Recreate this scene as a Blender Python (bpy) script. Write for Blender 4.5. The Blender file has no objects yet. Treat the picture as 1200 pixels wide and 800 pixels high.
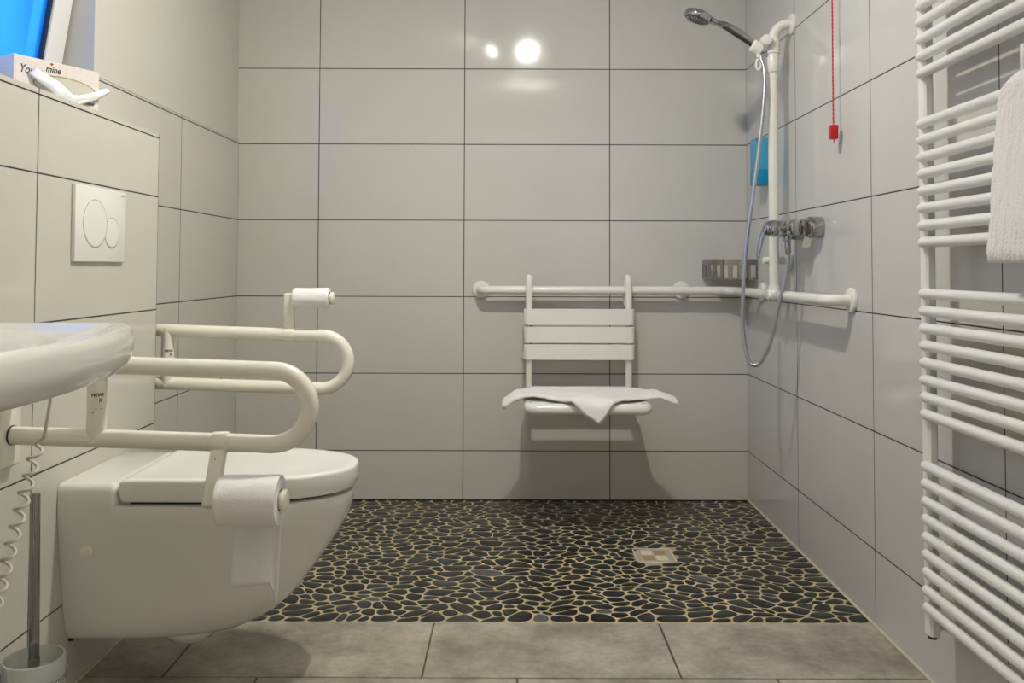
import bpy, bmesh, math, random
from mathutils import Vector, Matrix, noise
random.seed(7)
PI = math.pi
C = bpy.context.scene.collection
V = Vector

# ---------------------------------------------------------------- room numbers (metres, floor z = 0, camera stands at x=0, y=0)
EYE = .9459
Y0 = 3.4612            # back wall
XR = .9674             # right wall
XL = -1.1294           # left wall
XB = -.9905            # face of the low installation wall on the left
YE = 2.3505            # its far end
ZT = 1.318             # its top
ZTILE = 1.463          # top of the tiling on the left wall
YF = -1.3              # wall behind the camera
ZC = 2.29              # ceiling
YP = 2.28              # where the pebbles begin

# ---------------------------------------------------------------- materials
MATS = {}
def new_mat(name):
    m = bpy.data.materials.new(name); m.use_nodes = True
    nt = m.node_tree; b = nt.nodes['Principled BSDF']
    return m, nt, b
def mat(name, col, rough=.4, metal=0, spec=.5, bump=0, bscale=300, vary=0, vscale=6, trans=0, coat=0, sheen=0, alpha=1, ior=1.5):
    if name in MATS: return MATS[name]
    m, nt, b = new_mat(name)
    b.inputs['Base Color'].default_value = (*col, 1)
    b.inputs['Roughness'].default_value = rough
    b.inputs['Metallic'].default_value = metal
    b.inputs['Specular IOR Level'].default_value = spec
    b.inputs['Transmission Weight'].default_value = trans
    b.inputs['Coat Weight'].default_value = coat
    b.inputs['Sheen Weight'].default_value = sheen
    b.inputs['IOR'].default_value = ior
    b.inputs['Alpha'].default_value = alpha
    tc = nt.nodes.new('ShaderNodeTexCoord')
    if vary:
        n = nt.nodes.new('ShaderNodeTexNoise'); n.inputs['Scale'].default_value = vscale; n.inputs['Detail'].default_value = 5
        nt.links.new(tc.outputs['Object'], n.inputs['Vector'])
        mx = nt.nodes.new('ShaderNodeMix'); mx.data_type = 'RGBA'
        mx.inputs['A'].default_value = (*[c * (1 - vary) for c in col], 1)
        mx.inputs['B'].default_value = (*[min(1, c * (1 + vary)) for c in col], 1)
        nt.links.new(n.outputs['Fac'], mx.inputs['Factor']); nt.links.new(mx.outputs['Result'], b.inputs['Base Color'])
    if bump:
        n = nt.nodes.new('ShaderNodeTexNoise'); n.inputs['Scale'].default_value = bscale; n.inputs['Detail'].default_value = 3
        nt.links.new(tc.outputs['Object'], n.inputs['Vector'])
        bp = nt.nodes.new('ShaderNodeBump'); bp.inputs['Strength'].default_value = bump; bp.inputs['Distance'].default_value = .002
        nt.links.new(n.outputs['Fac'], bp.inputs['Height']); nt.links.new(bp.outputs['Normal'], b.inputs['Normal'])
    MATS[name] = m
    return m

def tile_mat(name, axis, off, rows_off, col):
    """glossy white wall tiles 0.6 x 0.314 with thin dark joints; axis = the horizontal world axis of the wall"""
    m, nt, b = new_mat(name)
    N = nt.nodes.new; L = nt.links.new
    g = N('ShaderNodeNewGeometry'); s = N('ShaderNodeSeparateXYZ'); L(g.outputs['Position'], s.inputs[0])
    def math_(op, a, bv=None):
        n = N('ShaderNodeMath'); n.operation = op
        for i, q in enumerate((a, bv)):
            if q is None: continue
            if isinstance(q, (int, float)): n.inputs[i].default_value = q
            else: L(q, n.inputs[i])
        return n.outputs[0]
    def joint(o, off, p, w):
        a = math_('DIVIDE', math_('SUBTRACT', o, off), p)
        a = math_('FRACT', math_('ADD', a, 100.5))
        a = math_('ABSOLUTE', math_('SUBTRACT', a, .5))
        a = math_('MULTIPLY', a, p)
        mr = N('ShaderNodeMapRange'); mr.inputs['From Min'].default_value = w * .35; mr.inputs['From Max'].default_value = w * .65
        mr.inputs['To Min'].default_value = 1; mr.inputs['To Max'].default_value = 0
        L(a, mr.inputs['Value']); return mr.outputs[0]
    jh = joint(s.outputs[axis], off, .6, .0036)
    jv = joint(s.outputs['Z'], rows_off, .3138, .0036)
    j = math_('MAXIMUM', jh, jv)
    nz = N('ShaderNodeTexNoise'); nz.inputs['Scale'].default_value = 5; nz.inputs['Detail'].default_value = 4
    L(g.outputs['Position'], nz.inputs['Vector'])
    m0 = N('ShaderNodeMix'); m0.data_type = 'RGBA'
    m0.inputs['A'].default_value = (*[c * .965 for c in col], 1); m0.inputs['B'].default_value = (*[min(1, c * 1.03) for c in col], 1)
    L(nz.outputs['Fac'], m0.inputs['Factor'])
    mx = N('ShaderNodeMix'); mx.data_type = 'RGBA'; L(j, mx.inputs['Factor'])
    L(m0.outputs['Result'], mx.inputs['A']); mx.inputs['B'].default_value = (.045, .04, .04, 1)
    L(mx.outputs['Result'], b.inputs['Base Color'])
    r = N('ShaderNodeMapRange'); L(j, r.inputs['Value']); r.inputs['To Min'].default_value = .085; r.inputs['To Max'].default_value = .8
    L(r.outputs[0], b.inputs['Roughness'])
    bp = N('ShaderNodeBump'); bp.invert = True; bp.inputs['Strength'].default_value = .5; bp.inputs['Distance'].default_value = .001
    L(j, bp.inputs['Height'])
    w = N('ShaderNodeTexNoise'); w.inputs['Scale'].default_value = 14; w.inputs['Detail'].default_value = 1
    L(g.outputs['Position'], w.inputs['Vector'])
    b2 = N('ShaderNodeBump'); b2.inputs['Strength'].default_value = .04; b2.inputs['Distance'].default_value = .002
    L(w.outputs['Fac'], b2.inputs['Height']); L(bp.outputs['Normal'], b2.inputs['Normal']); L(b2.outputs['Normal'], b.inputs['Normal'])
    b.inputs['Specular IOR Level'].default_value = .5
    MATS[name] = m
    return m

TILE = (.635, .625, .575)
tile_mat('tile_back', 'X', -.1977, .5088 + EYE, TILE)
tile_mat('tile_right', 'Y', Y0, .5088 + EYE, (.635, .63, .60))  # same tile as the back wall; cooler tint paints in the blue window daylight
tile_mat('tile_left', 'Y', Y0, .5088 + EYE, (.625, .605, .545))
tile_mat('tile_box', 'Y', YE, .5088 + EYE, (.62, .605, .54))
plaster = mat('plaster', (.60, .585, .525), .85, bump=.25, bscale=160)
ceil_m = mat('ceiling_paint', (.86, .85, .82), .9)
door_m = mat('door_wood', (.20, .13, .085), .5)
front_m = mat('front_plaster', (.86, .85, .82), .9)
ceramic = mat('ceramic', (.80, .79, .745), .12, coat=.3)
lid_m = mat('seat_plastic', (.84, .83, .79), .22)
nylon = mat('nylon_cream', (.85, .825, .71), .22)
nylon2 = mat('nylon_white', (.85, .845, .775), .2)
rad_m = mat('radiator_enamel', (.85, .86, .82), .28)
chrome = mat('chrome', (.44, .445, .46), .10, 1)
chrome_b = mat('chrome_dark', (.33, .32, .31), .18, 1)
steel_hose = mat('hose_metal', (.50, .51, .54), .34, 1)
black = mat('black_rubber', (.02, .02, .02), .5)
ink = mat('ink', (.015, .015, .018), .6)
paper = mat('paper', (.88, .865, .83), .9, bump=.3, bscale=350)
paper2 = mat('paper_thin', (.90, .90, .90), .9, bump=.2, bscale=120)
card = mat('card_core', (.42, .30, .18), .9)
towel_m = mat('terry', (.88, .845, .835), 1, bump=1, bscale=260, sheen=.5)
cloth_m = mat('cotton', (.93, .92, .90), 1, bump=.7, bscale=500, sheen=.3)
silicone = mat('silicone', (.62, .57, .44), .5)
grout = mat('grout', (.50, .42, .26), .8, vary=.45, vscale=4)
joint_m = mat('floor_joint', (.30, .25, .17), .9)
blue_l = mat('blue_light', (.06, .38, .60), .35)
blue_d = mat('blue_deep', (.0, .27, .50), .3)
red_m = mat('red_plastic', (.55, .01, .012), .3)
red_c = mat('red_cord', (.62, .03, .07), .6)
coil_m = mat('cord_grey', (.66, .62, .56), .35)
frost = mat('frosted_glass', (.86, .90, .86), .35, trans=.55, ior=1.3)
upvc = mat('window_plastic', (.80, .80, .78), .3)
seal = mat('window_gasket', (.01, .012, .03), .5)
def dotted():
    m, nt, b = new_mat('tissue_card'); b.inputs['Roughness'].default_value = .6
    tc = nt.nodes.new('ShaderNodeTexCoord'); v = nt.nodes.new('ShaderNodeTexVoronoi'); v.inputs['Scale'].default_value = 125; v.inputs['Randomness'].default_value = .25
    r = nt.nodes.new('ShaderNodeValToRGB'); r.color_ramp.elements[0].position = .22; r.color_ramp.elements[0].color = (.72, .64, .61, 1)
    r.color_ramp.elements[1].position = .34; r.color_ramp.elements[1].color = (.78, .72, .68, 1)
    nt.links.new(tc.outputs['Object'], v.inputs['Vector']); nt.links.new(v.outputs['Distance'], r.inputs['Fac']); nt.links.new(r.outputs['Color'], b.inputs['Base Color'])
    return m
tbox = dotted()
tbox2 = mat('tissue_pattern', (.62, .54, .52), .7)
drain_m = mat('drain_frame', (.47, .42, .34), .4)
drain_a = mat('drain_light', (.72, .66, .53), .5)
drain_b = mat('drain_tan', (.42, .29, .16), .5)
rust_m = mat('brass', (.5, .28, .08), .4, .6)

def pebble_mat():
    m, nt, b = new_mat('pebble')
    N = nt.nodes.new; L = nt.links.new
    a = N('ShaderNodeVertexColor'); a.layer_name = 'tone'
    g = N('ShaderNodeNewGeometry')
    n = N('ShaderNodeTexNoise'); n.inputs['Scale'].default_value = 90; n.inputs['Detail'].default_value = 6; L(g.outputs['Position'], n.inputs['Vector'])
    mr = N('ShaderNodeMapRange'); L(n.outputs['Fac'], mr.inputs['Value']); mr.inputs['To Min'].default_value = .55; mr.inputs['To Max'].default_value = 1.45
    mx = N('ShaderNodeMix'); mx.data_type = 'RGBA'; mx.blend_type = 'MULTIPLY'; mx.inputs['Factor'].default_value = 1
    L(a.outputs['Color'], mx.inputs['A']); L(mr.outputs[0], mx.inputs['B']); L(mx.outputs['Result'], b.inputs['Base Color'])
    n2 = N('ShaderNodeTexNoise'); n2.inputs['Scale'].default_value = 3.2; n2.inputs['Detail'].default_value = 3; L(g.outputs['Position'], n2.inputs['Vector'])
    r = N('ShaderNodeMapRange'); L(n2.outputs['Fac'], r.inputs['Value']); r.inputs['From Min'].default_value = .35; r.inputs['From Max'].default_value = .65
    r.inputs['To Min'].default_value = .17; r.inputs['To Max'].default_value = .36
    L(r.outputs[0], b.inputs['Roughness'])
    MATS['pebble'] = m; return m
pebble_m = pebble_mat()

def slab_mat():
    m, nt, b = new_mat('slab')
    N = nt.nodes.new; L = nt.links.new
    g = N('ShaderNodeNewGeometry')
    n = N('ShaderNodeTexNoise'); n.inputs['Scale'].default_value = 5.5; n.inputs['Detail'].default_value = 9; n.inputs['Roughness'].default_value = .68
    L(g.outputs['Position'], n.inputs['Vector'])
    r = N('ShaderNodeValToRGB'); L(n.outputs['Fac'], r.inputs['Fac'])
    e = r.color_ramp.elements
    e[0].position = .32; e[0].color = (.19, .17, .135, 1); e[1].position = .68; e[1].color = (.52, .485, .41, 1)
    x = r.color_ramp.elements.new(.5); x.color = (.35, .32, .265, 1)
    n2 = N('ShaderNodeTexNoise'); n2.inputs['Scale'].default_value = 60; n2.inputs['Detail'].default_value = 4
    L(g.outputs['Position'], n2.inputs['Vector'])
    mr = N('ShaderNodeMapRange'); L(n2.outputs['Fac'], mr.inputs['Value']); mr.inputs['To Min'].default_value = .75; mr.inputs['To Max'].default_value = 1.25
    mx = N('ShaderNodeMix'); mx.data_type = 'RGBA'; mx.blend_type = 'MULTIPLY'; mx.inputs['Factor'].default_value = 1
    L(r.outputs['Color'], mx.inputs['A']); L(mr.outputs[0], mx.inputs['B']); L(mx.outputs['Result'], b.inputs['Base Color'])
    b.inputs['Roughness'].default_value = .5
    bp = N('ShaderNodeBump'); bp.inputs['Strength'].default_value = .2; bp.inputs['Distance'].default_value = .002
    L(n2.outputs['Fac'], bp.inputs['Height']); L(bp.outputs['Normal'], b.inputs['Normal'])
    MATS['slab'] = m; return m
slab_m = slab_mat()

def emit_mat(name, col, s):
    m = bpy.data.materials.new(name); m.use_nodes = True; nt = m.node_tree
    b = nt.nodes['Principled BSDF']; b.inputs['Base Color'].default_value = (1, 1, 1, 1)
    b.inputs['Emission Color'].default_value = (*col, 1); b.inputs['Emission Strength'].default_value = s
    return m

# ---------------------------------------------------------------- mesh builder
def fillet(pts, r, n=8):
    """a polyline with its inner corners rounded by radius r (a number or a list)"""
    pts = [V(p) for p in pts]; out = [pts[0]]
    for i in range(1, len(pts) - 1):
        ri = r[i - 1] if isinstance(r, (list, tuple)) else r
        a, b, c = pts[i - 1], pts[i], pts[i + 1]
        u = (a - b).normalized(); w = (c - b).normalized()
        th = u.angle(w)
        if th > PI - .01 or ri < 1e-5: out.append(b); continue
        d = ri / math.tan(th / 2)
        d = min(d, (a - b).length * .499 if i > 1 else (a - b).length * .98, (c - b).length * .499 if i < len(pts) - 2 else (c - b).length * .98)
        rr = d * math.tan(th / 2)
        cen = b + (u + w).normalized() * (rr / math.sin(th / 2))
        s = b + u * d - cen; e = b + w * d - cen
        ang = s.angle(e); ax = s.cross(e).normalized()
        for k in range(n + 1):
            out.append(cen + Matrix.Rotation(ang * k / n, 3, ax) @ s)
    out.append(pts[-1])
    res = [out[0]]
    for p in out[1:]:
        if (p - res[-1]).length > 1e-5: res.append(p)
    return res

def spline(pts, n=10):
    """Catmull-Rom through the points"""
    pts = [V(p) for p in pts]; P = [pts[0] * 2 - pts[1]] + pts + [pts[-1] * 2 - pts[-2]]; out = []
    for i in range(1, len(P) - 2):
        for k in range(n):
            t = k / n; a, b, c, d = P[i - 1:i + 3]
            out.append(.5 * ((2 * b) + (c - a) * t + (2 * a - 5 * b + 4 * c - d) * t * t + (3 * b - a - 3 * c + d) * t ** 3))
    out.append(pts[-1]); return out

class MB:
    def __init__(s): s.bm = bmesh.new()
    def _merge(s, o, mi=0):
        mp = {v: s.bm.verts.new(v.co) for v in o.verts}
        for f in o.faces:
            try: nf = s.bm.faces.new([mp[v] for v in f.verts]); nf.material_index = mi
            except ValueError: pass
        o.free()
    def box(s, lo, hi, bev=0, seg=2, M=None, mi=0):
        o = bmesh.new(); bmesh.ops.create_cube(o, size=1)
        lo, hi = V(lo), V(hi)
        for v in o.verts: v.co = V([lo[i] + (v.co[i] + .5) * (hi[i] - lo[i]) for i in range(3)])
        if bev: bmesh.ops.bevel(o, geom=o.edges[:] + o.verts[:], offset=bev, segments=seg, profile=.5, affect='EDGES')
        if M: bmesh.ops.transform(o, matrix=M, verts=o.verts)
        s._merge(o, mi); return s
    def rings(s, rs, cap0=True, cap1=True, closed=True, loop=False, mi=0):
        R = [[s.bm.verts.new(V(p)) for p in r] for r in rs]
        n = len(R[0]); m = len(R)
        for i in range(m if loop else m - 1):
            a, b = R[i], R[(i + 1) % m]
            for k in range(n if closed else n - 1):
                f = s.bm.faces.new((a[k], a[(k + 1) % n], b[(k + 1) % n], b[k])); f.material_index = mi
        if cap0 and not loop: s.bm.faces.new(R[0][::-1]).material_index = mi
        if cap1 and not loop: s.bm.faces.new(R[-1]).material_index = mi
        return s
    def tube(s, pts, r, seg=20, cap=True, loop=False, flat=1, mi=0, round_ends=False):
        pts = [V(p) for p in pts]; n = len(pts); rs = []
        rad = r if isinstance(r, (list, tuple)) else [r] * n
        if round_ends:
            d0 = (pts[0] - pts[1]).normalized(); d1 = (pts[-1] - pts[-2]).normalized()
            e0 = [(pts[0] + d0 * rad[0] * math.sin(a), rad[0] * math.cos(a)) for a in (1.35, .9, .45)]
            e1 = [(pts[-1] + d1 * rad[-1] * math.sin(a), rad[-1] * math.cos(a)) for a in (.45, .9, 1.35)]
            pts = [q[0] for q in e0] + pts + [q[0] for q in e1]
            rad = [q[1] for q in e0] + list(rad) + [q[1] for q in e1]; n = len(pts)
        t = (pts[1] - pts[0]).normalized()
        up = V((0, 0, 1)) if abs(t.z) < .9 else V((1, 0, 0))
        u = t.cross(up).normalized()
        for i in range(n):
            a = pts[(i - 1) % n] if (loop or i) else pts[0]; b = pts[(i + 1) % n] if (loop or i < n - 1) else pts[-1]
            tn = (b - a).normalized(); q = t.rotation_difference(tn); u = (q @ u).normalized(); u = (u - tn * u.dot(tn)).normalized(); t = tn
            w = t.cross(u)
            rs.append([pts[i] + (u * math.cos(2 * PI * k / seg) + w * math.sin(2 * PI * k / seg) * flat) * rad[i] for k in range(seg)])
        s.rings(rs, cap, cap, loop=loop, mi=mi); return s
    def cyl(s, p0, p1, r0, r1=None, seg=28, bev=0, mi=0):
        p0, p1 = V(p0), V(p1); r1 = r0 if r1 is None else r1
        if not bev: return s.tube([p0, p1], [r0, r1], seg, mi=mi)
        d = (p1 - p0).normalized()
        P, R = [], []
        for k in range(4):
            a = PI / 2 * k / 3; P.append(p0 + d * bev * (1 - math.sin(a))); R.append(r0 - bev + bev * math.cos(a) if 0 else r0 - bev * (1 - math.sin(a + 0)) )
        P = [p0, p0 + d * bev * .3, p0 + d * bev]; R = [r0 - bev, r0 - bev * .3, r0]
        P += [p1 - d * bev, p1 - d * bev * .3, p1]; R += [r1, r1 - bev * .3, r1 - bev]
        return s.tube(P, R, seg, mi=mi)
    def lathe(s, prof, o, ax=(0, 0, 1), seg=36, mi=0, cap=True):
        """prof: (radius, distance along the axis)"""
        ax = V(ax).normalized(); o = V(o)
        u = ax.cross(V((0, 0, 1)) if abs(ax.z) < .9 else V((1, 0, 0))).normalized(); w = ax.cross(u)
        s.rings([[o + ax * h + (u * math.cos(2 * PI * k / seg) + w * math.sin(2 * PI * k / seg)) * r for k in range(seg)] for r, h in prof], cap, cap, mi=mi)
        return s
    def sphere(s, c, r, sc=(1, 1, 1), mi=0, seg=16):
        o = bmesh.new(); bmesh.ops.create_uvsphere(o, u_segments=seg, v_segments=seg // 2 + 2, radius=r)
        for v in o.verts: v.co = V(c) + V([v.co[i] * sc[i] for i in range(3)])
        s._merge(o, mi); return s
    def grid(s, P, closed_u=False, mi=0):
        R = [[s.bm.verts.new(V(p)) for p in row] for row in P]
        for i in range(len(R) - 1):
            for k in range(len(R[0]) - 1):
                s.bm.faces.new((R[i][k], R[i][k + 1], R[i + 1][k + 1], R[i + 1][k])).material_index = mi
        return s
    def build(s, name, mats, parent=None, label=None, smooth=35, origin=None):
        bmesh.ops.recalc_face_normals(s.bm, faces=s.bm.faces)
        if parent is not None: off = wloc(parent)
        elif origin is not None: off = V(origin)
        else:
            co = [v.co for v in s.bm.verts]
            lo = V([min(c[i] for c in co) for i in range(3)]); hi = V([max(c[i] for c in co) for i in range(3)])
            off = V(((lo.x + hi.x) / 2, (lo.y + hi.y) / 2, lo.z))
        for v in s.bm.verts: v.co -= off
        me = bpy.data.meshes.new(name); s.bm.to_mesh(me); s.bm.free()
        if smooth:
            me.shade_smooth(); me.set_sharp_from_angle(angle=math.radians(smooth))
        for m in (mats if isinstance(mats, (list, tuple)) else [mats]): me.materials.append(m)
        o = bpy.data.objects.new(name, me); C.objects.link(o)
        if parent is not None: o.parent = parent
        else: o.location = off
        if label: o['label'] = label
        return o

def wloc(o):
    v = V((0, 0, 0))
    while o is not None: v = v + o.location; o = o.parent
    return v
def thing(name, loc, label, cat, group=None):
    o = bpy.data.objects.new(name, None); C.objects.link(o); o.location = loc; o.empty_display_size = .05
    o['label'] = label; o['category'] = cat
    if group: o['group'] = group
    return o
def tag(o, label, cat, group=None):
    o['label'] = label; o['category'] = cat
    if group: o['group'] = group
    return o
def struct(o): o['kind'] = 'structure'; return o

def text_bm(txt, size, place, thick=.0004, shear=0, bold=0):
    """lettering as a mesh; place maps (x, y, z) of the text plane to a world point"""
    cu = bpy.data.curves.new('t', 'FONT'); cu.body = txt; cu.size = size; cu.extrude = thick; cu.shear = shear; cu.offset = bold
    cu.resolution_u = 3
    o = bpy.data.objects.new('t', cu); C.objects.link(o)
    dg = bpy.context.evaluated_depsgraph_get()
    me = bpy.data.meshes.new_from_object(o.evaluated_get(dg))
    m = MB(); m.bm.from_mesh(me)
    for v in m.bm.verts: v.co = place(v.co)
    bpy.data.objects.remove(o); bpy.data.curves.remove(cu); bpy.data.meshes.remove(me)
    return m

# ================================================================ THE SHELL
m = MB(); m.box((XL - .3, Y0, -.05), (XR + .15, Y0 + .12, ZC)); struct(m.build('wall_back', MATS['tile_back'], smooth=0))
m = MB(); m.box((XR, YF, -.05), (XR + .12, Y0, ZC)); struct(m.build('wall_right', MATS['tile_right'], smooth=0))
m = MB(); m.box((XL - .3, YF - .1, -.05), (XR + .12, YF, ZC)); struct(m.build('wall_front', front_m, smooth=0))
m = MB(); m.box((XL - .3, YF - .1, ZC), (XR + .12, Y0 + .12, ZC + .1)); struct(m.build('ceiling', ceil_m, smooth=0))
# left wall: masonry with the window opening, tiled lower part 6 mm proud of the plaster
WY0, WY1, WZ0, WZ1 = 1.15, 2.264, ZT, 2.18
XP = XL - .005
m = MB()
m.box((XL - .3, YF, -.05), (XP, WY0, ZC)); m.box((XL - .3, WY1, -.05), (XP, Y0, ZC))
m.box((XL - .3, WY0, -.05), (XP, WY1, WZ0 - .02)); m.box((XL - .3, WY0, WZ1), (XP, WY1, ZC))
struct(m.build('wall_left', plaster, smooth=0))
m = MB(); m.box((XP, WY1, -.05), (XL, Y0, ZTILE), mi=0); m.box((XP, YF, ZT - .05), (XL, WY0, ZTILE), mi=0)
struct(m.build('wall_left', MATS['tile_left'], smooth=0))
m = MB(); m.box((XP + .001, WY1, ZTILE), (XL + .0015, Y0, ZTILE + .0075)); struct(m.build('trim_1', plaster, smooth=0))
# installation wall that carries basin, rails and toilet
m = MB(); m.box((XL - .001, YF, -.05), (XB, YE, ZT)); struct(m.build('wall_installation', MATS['tile_box'], smooth=0))
m = MB(); m.box((XB - .003, YF, ZT - .0135), (XB + .0004, YE + .001, ZT - .0105)); m.box((XL - .15, YE - .003, ZT - .0), (XL - .149, YE - .002, ZT + .0005))
struct(m.build('trim_2', black, smooth=0))
m = MB(); m.box((XL - .29, WY0, ZT - .02), (XP, WY1, ZT)); struct(m.build('window_sill_1', plaster, smooth=0))
# door behind the camera
m = MB(); m.box((-.35, YF, 0), (.55, YF + .03, 2.05), .004)
struct(m.build('door_1', door_m))
# floors
m = MB(); m.box((XL - .3, YF - .1, -.12), (XR + .12, Y0 + .1, -.012)); struct(m.build('floor', joint_m, smooth=0))
m = MB()
G = .0022
rows = [(1.975, YP, -.205), (1.672, 1.975, -.585), (1.37, 1.672, -.205), (1.067, 1.37, -.585), (.76, 1.067, -.205), (.46, .76, -.585), (.16, .46, -.205), (-.14, .16, -.585), (-.44, -.14, -.205), (-.74, -.44, -.585), (-1.04, -.74, -.205), (YF, -1.04, -.585)]
for a, b, off in rows:
    x = off - 1.2
    while x < XR:
        lo, hi = max(x, XL), min(x + .6, XR)
        if hi - lo > .02: m.box((lo + (G if lo > XL else 0), a + G, -.014), (hi - (G if hi < XR else 0), b - G, 0), .0012, 1)
        x += .6
struct(m.build('floor', slab_m, smooth=20))
# shower floor: sliced pebbles in grout
m = MB(); m.box((XL, YP - .004, -.02), (XR, Y0, -.0010)); struct(m.build('floor', grout, smooth=0))

def clip(poly, nx, ny, d):
    out = []
    for i in range(len(poly)):
        a, b = poly[i], poly[(i + 1) % len(poly)]
        da = a[0] * nx + a[1] * ny - d; db = b[0] * nx + b[1] * ny - d
        if da <= 0: out.append(a)
        if (da < 0 < db) or (db < 0 < da):
            t = da / (da - db); out.append((a[0] + (b[0] - a[0]) * t, a[1] + (b[1] - a[1]) * t))
    return out
def pebbles():
    K = 1.26                                   # pebbles lie mostly with their long side across the room
    x0, x1, y0, y1 = XL / K, XR / K, YP + .002, Y0 - .002
    rnd = random.Random(3); cell = .0375; S = []
    ny = int((y1 - y0) / cell); nx = int((x1 - x0) / cell)
    for j in range(ny):
        for i in range(nx):
            if rnd.random() < .05: continue
            S.append([x0 + (i + .5 + (.5 if j % 2 else 0) * .9 + rnd.uniform(-.5, .5)) * (x1 - x0) / nx,
                      y0 + (j + .5 + rnd.uniform(-.42, .42)) * (y1 - y0) / ny, rnd.uniform(-1, 1) * .00050])
    S = [s for s in S if x0 < s[0] < x1]
    DX0, DX1, DY0, DY1 = .4055, .538, 2.7405, 2.876  # the drain
    def cells():
        gr = {}
        for k, s in enumerate(S): gr.setdefault((int(s[0] / .06), int(s[1] / .06)), []).append(k)
        out = []
        for k, (sx, sy, w) in enumerate(S):
            p = [(x0, y0), (x1, y0), (x1, y1), (x0, y1)]
            p = [(max(x0, sx - .06), max(y0, sy - .06)), (min(x1, sx + .06), max(y0, sy - .06)), (min(x1, sx + .06), min(y1, sy + .06)), (max(x0, sx - .06), min(y1, sy + .06))]
            gx, gy = int(sx / .06), int(sy / .06)
            for a in (-2, -1, 0, 1, 2):
                for b in (-2, -1, 0, 1, 2):
                    for q in gr.get((gx + a, gy + b), ()):
                        if q == k: continue
                        tx, ty, tw = S[q]; nx_, ny_ = tx - sx, ty - sy; d2 = nx_ * nx_ + ny_ * ny_
                        if d2 > .02 or d2 < 1e-9: continue
                        d = (tx * tx + ty * ty - tw - (sx * sx + sy * sy - w)) / 2
                        p = clip(p, nx_, ny_, d)
                        if len(p) < 3: break
                    if len(p) < 3: break
                if len(p) < 3: break
            out.append(p)
        return out
    for it in range(1):
        cs = cells()
        for s, p in zip(S, cs):
            if len(p) >= 3:
                s[0] = s[0] * .45 + .55 * sum(a[0] for a in p) / len(p); s[1] = s[1] * .45 + .55 * sum(a[1] for a in p) / len(p)
    cs = cells()
    bm = bmesh.new(); col = bm.loops.layers.color.new('tone')
    for (sx, sy, w), p in zip(S, cs):
        if len(p) < 3: continue
        A = sum(p[i][0] * p[(i + 1) % len(p)][1] - p[(i + 1) % len(p)][0] * p[i][1] for i in range(len(p))) / 2
        if abs(A) < .00025: continue
        def warp(x, y):
            n = noise.noise_vector(V((x * 2.3, y * 2.3, 0)))
            e = min(1, min(x - x0, x1 - x, y - y0, y1 - y) / .05); e = max(0, e)
            return V((x * K + n.x * .05 * e + .010 * e * math.sin(y * 31 + x * 9), y + n.y * .035 * e + .012 * e * math.sin(x * 37 + 7 * n.x), 0))
        P = [warp(*q) for q in p]
        c = sum(P, V()) / len(P)
        if DX0 + .001 < c.x < DX1 - .001 and DY0 + .001 < c.y < DY1 - .001: continue
        q = P
        for _ in range(3):
            r = []
            for i in range(len(q)):
                a, b = q[i], q[(i + 1) % len(q)]; f = .25
                r += [a.lerp(b, f), a.lerp(b, 1 - f)]
            q = r
        rad = sum((a - c).length for a in q) / len(q)
        gap = rnd.choice([.0014, .0018, .0022, .0026])
        k1 = 1 - gap / rad
        q = [c + (a - c) * k1 for a in q]
        for a in q:                             # keep clear of the drain
            if DX0 < a.x < DX1 and DY0 < a.y < DY1:
                dd = [(a.x - DX0, 0, DX0), (DX1 - a.x, 0, DX1), (a.y - DY0, 1, DY0), (DY1 - a.y, 1, DY1)]; dd.sort(key=lambda t: t[0])
                if dd[0][1] == 0: a.x = dd[0][2]
                else: a.y = dd[0][2]
        v = rnd.random(); base = rnd.uniform(.040, .115)
        t = (base, base * 1.02, base * 1.03)
        if v < .12: t = (base * 1.9, base * 1.7, base * 1.3)
        elif v < .3: t = (base * 1.5, base * 1.65, base * 1.8)
        elif v < .36: t = (base * 3, base * 3.1, base * 3.1)
        R = [[bm.verts.new(a + V((0, 0, -.006))) for a in q], [bm.verts.new(V((a.x, a.y, -.0014))) for a in q],
             [bm.verts.new(c + (a - c) * (1 - .0014 / rad) + V((0, 0, -.0004))) for a in q],
             [bm.verts.new(c + (a - c) * (1 - .004 / rad)) for a in q]]
        fs = []
        for a, b in zip(R, R[1:]):
            for i in range(len(a)): fs.append(bm.faces.new((a[i], a[(i + 1) % len(a)], b[(i + 1) % len(a)], b[i])))
        fs.append(bm.faces.new(R[-1]))
        for f in fs:
            for l in f.loops: l[col] = (*t, 1)
    mb = MB(); mb.bm.free(); mb.bm = bm
    return struct(mb.build('floor', pebble_m, smooth=50))
pebbles()
# silicone lines at the foot of the walls
m = MB(); m.box((XR - .006, YF, -.001), (XR + .001, Y0, .006), .002, 1); struct(m.build('trim_3', silicone))
m = MB(); m.box((XB - .001, YF, -.001), (XB + .006, YE, .006), .002, 1); struct(m.build('trim_4', silicone))
m = MB(); m.box((XL, Y0 - .004, -.003), (XR, Y0 + .001, .004), .0015, 1); struct(m.build('trim_5', black))

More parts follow.
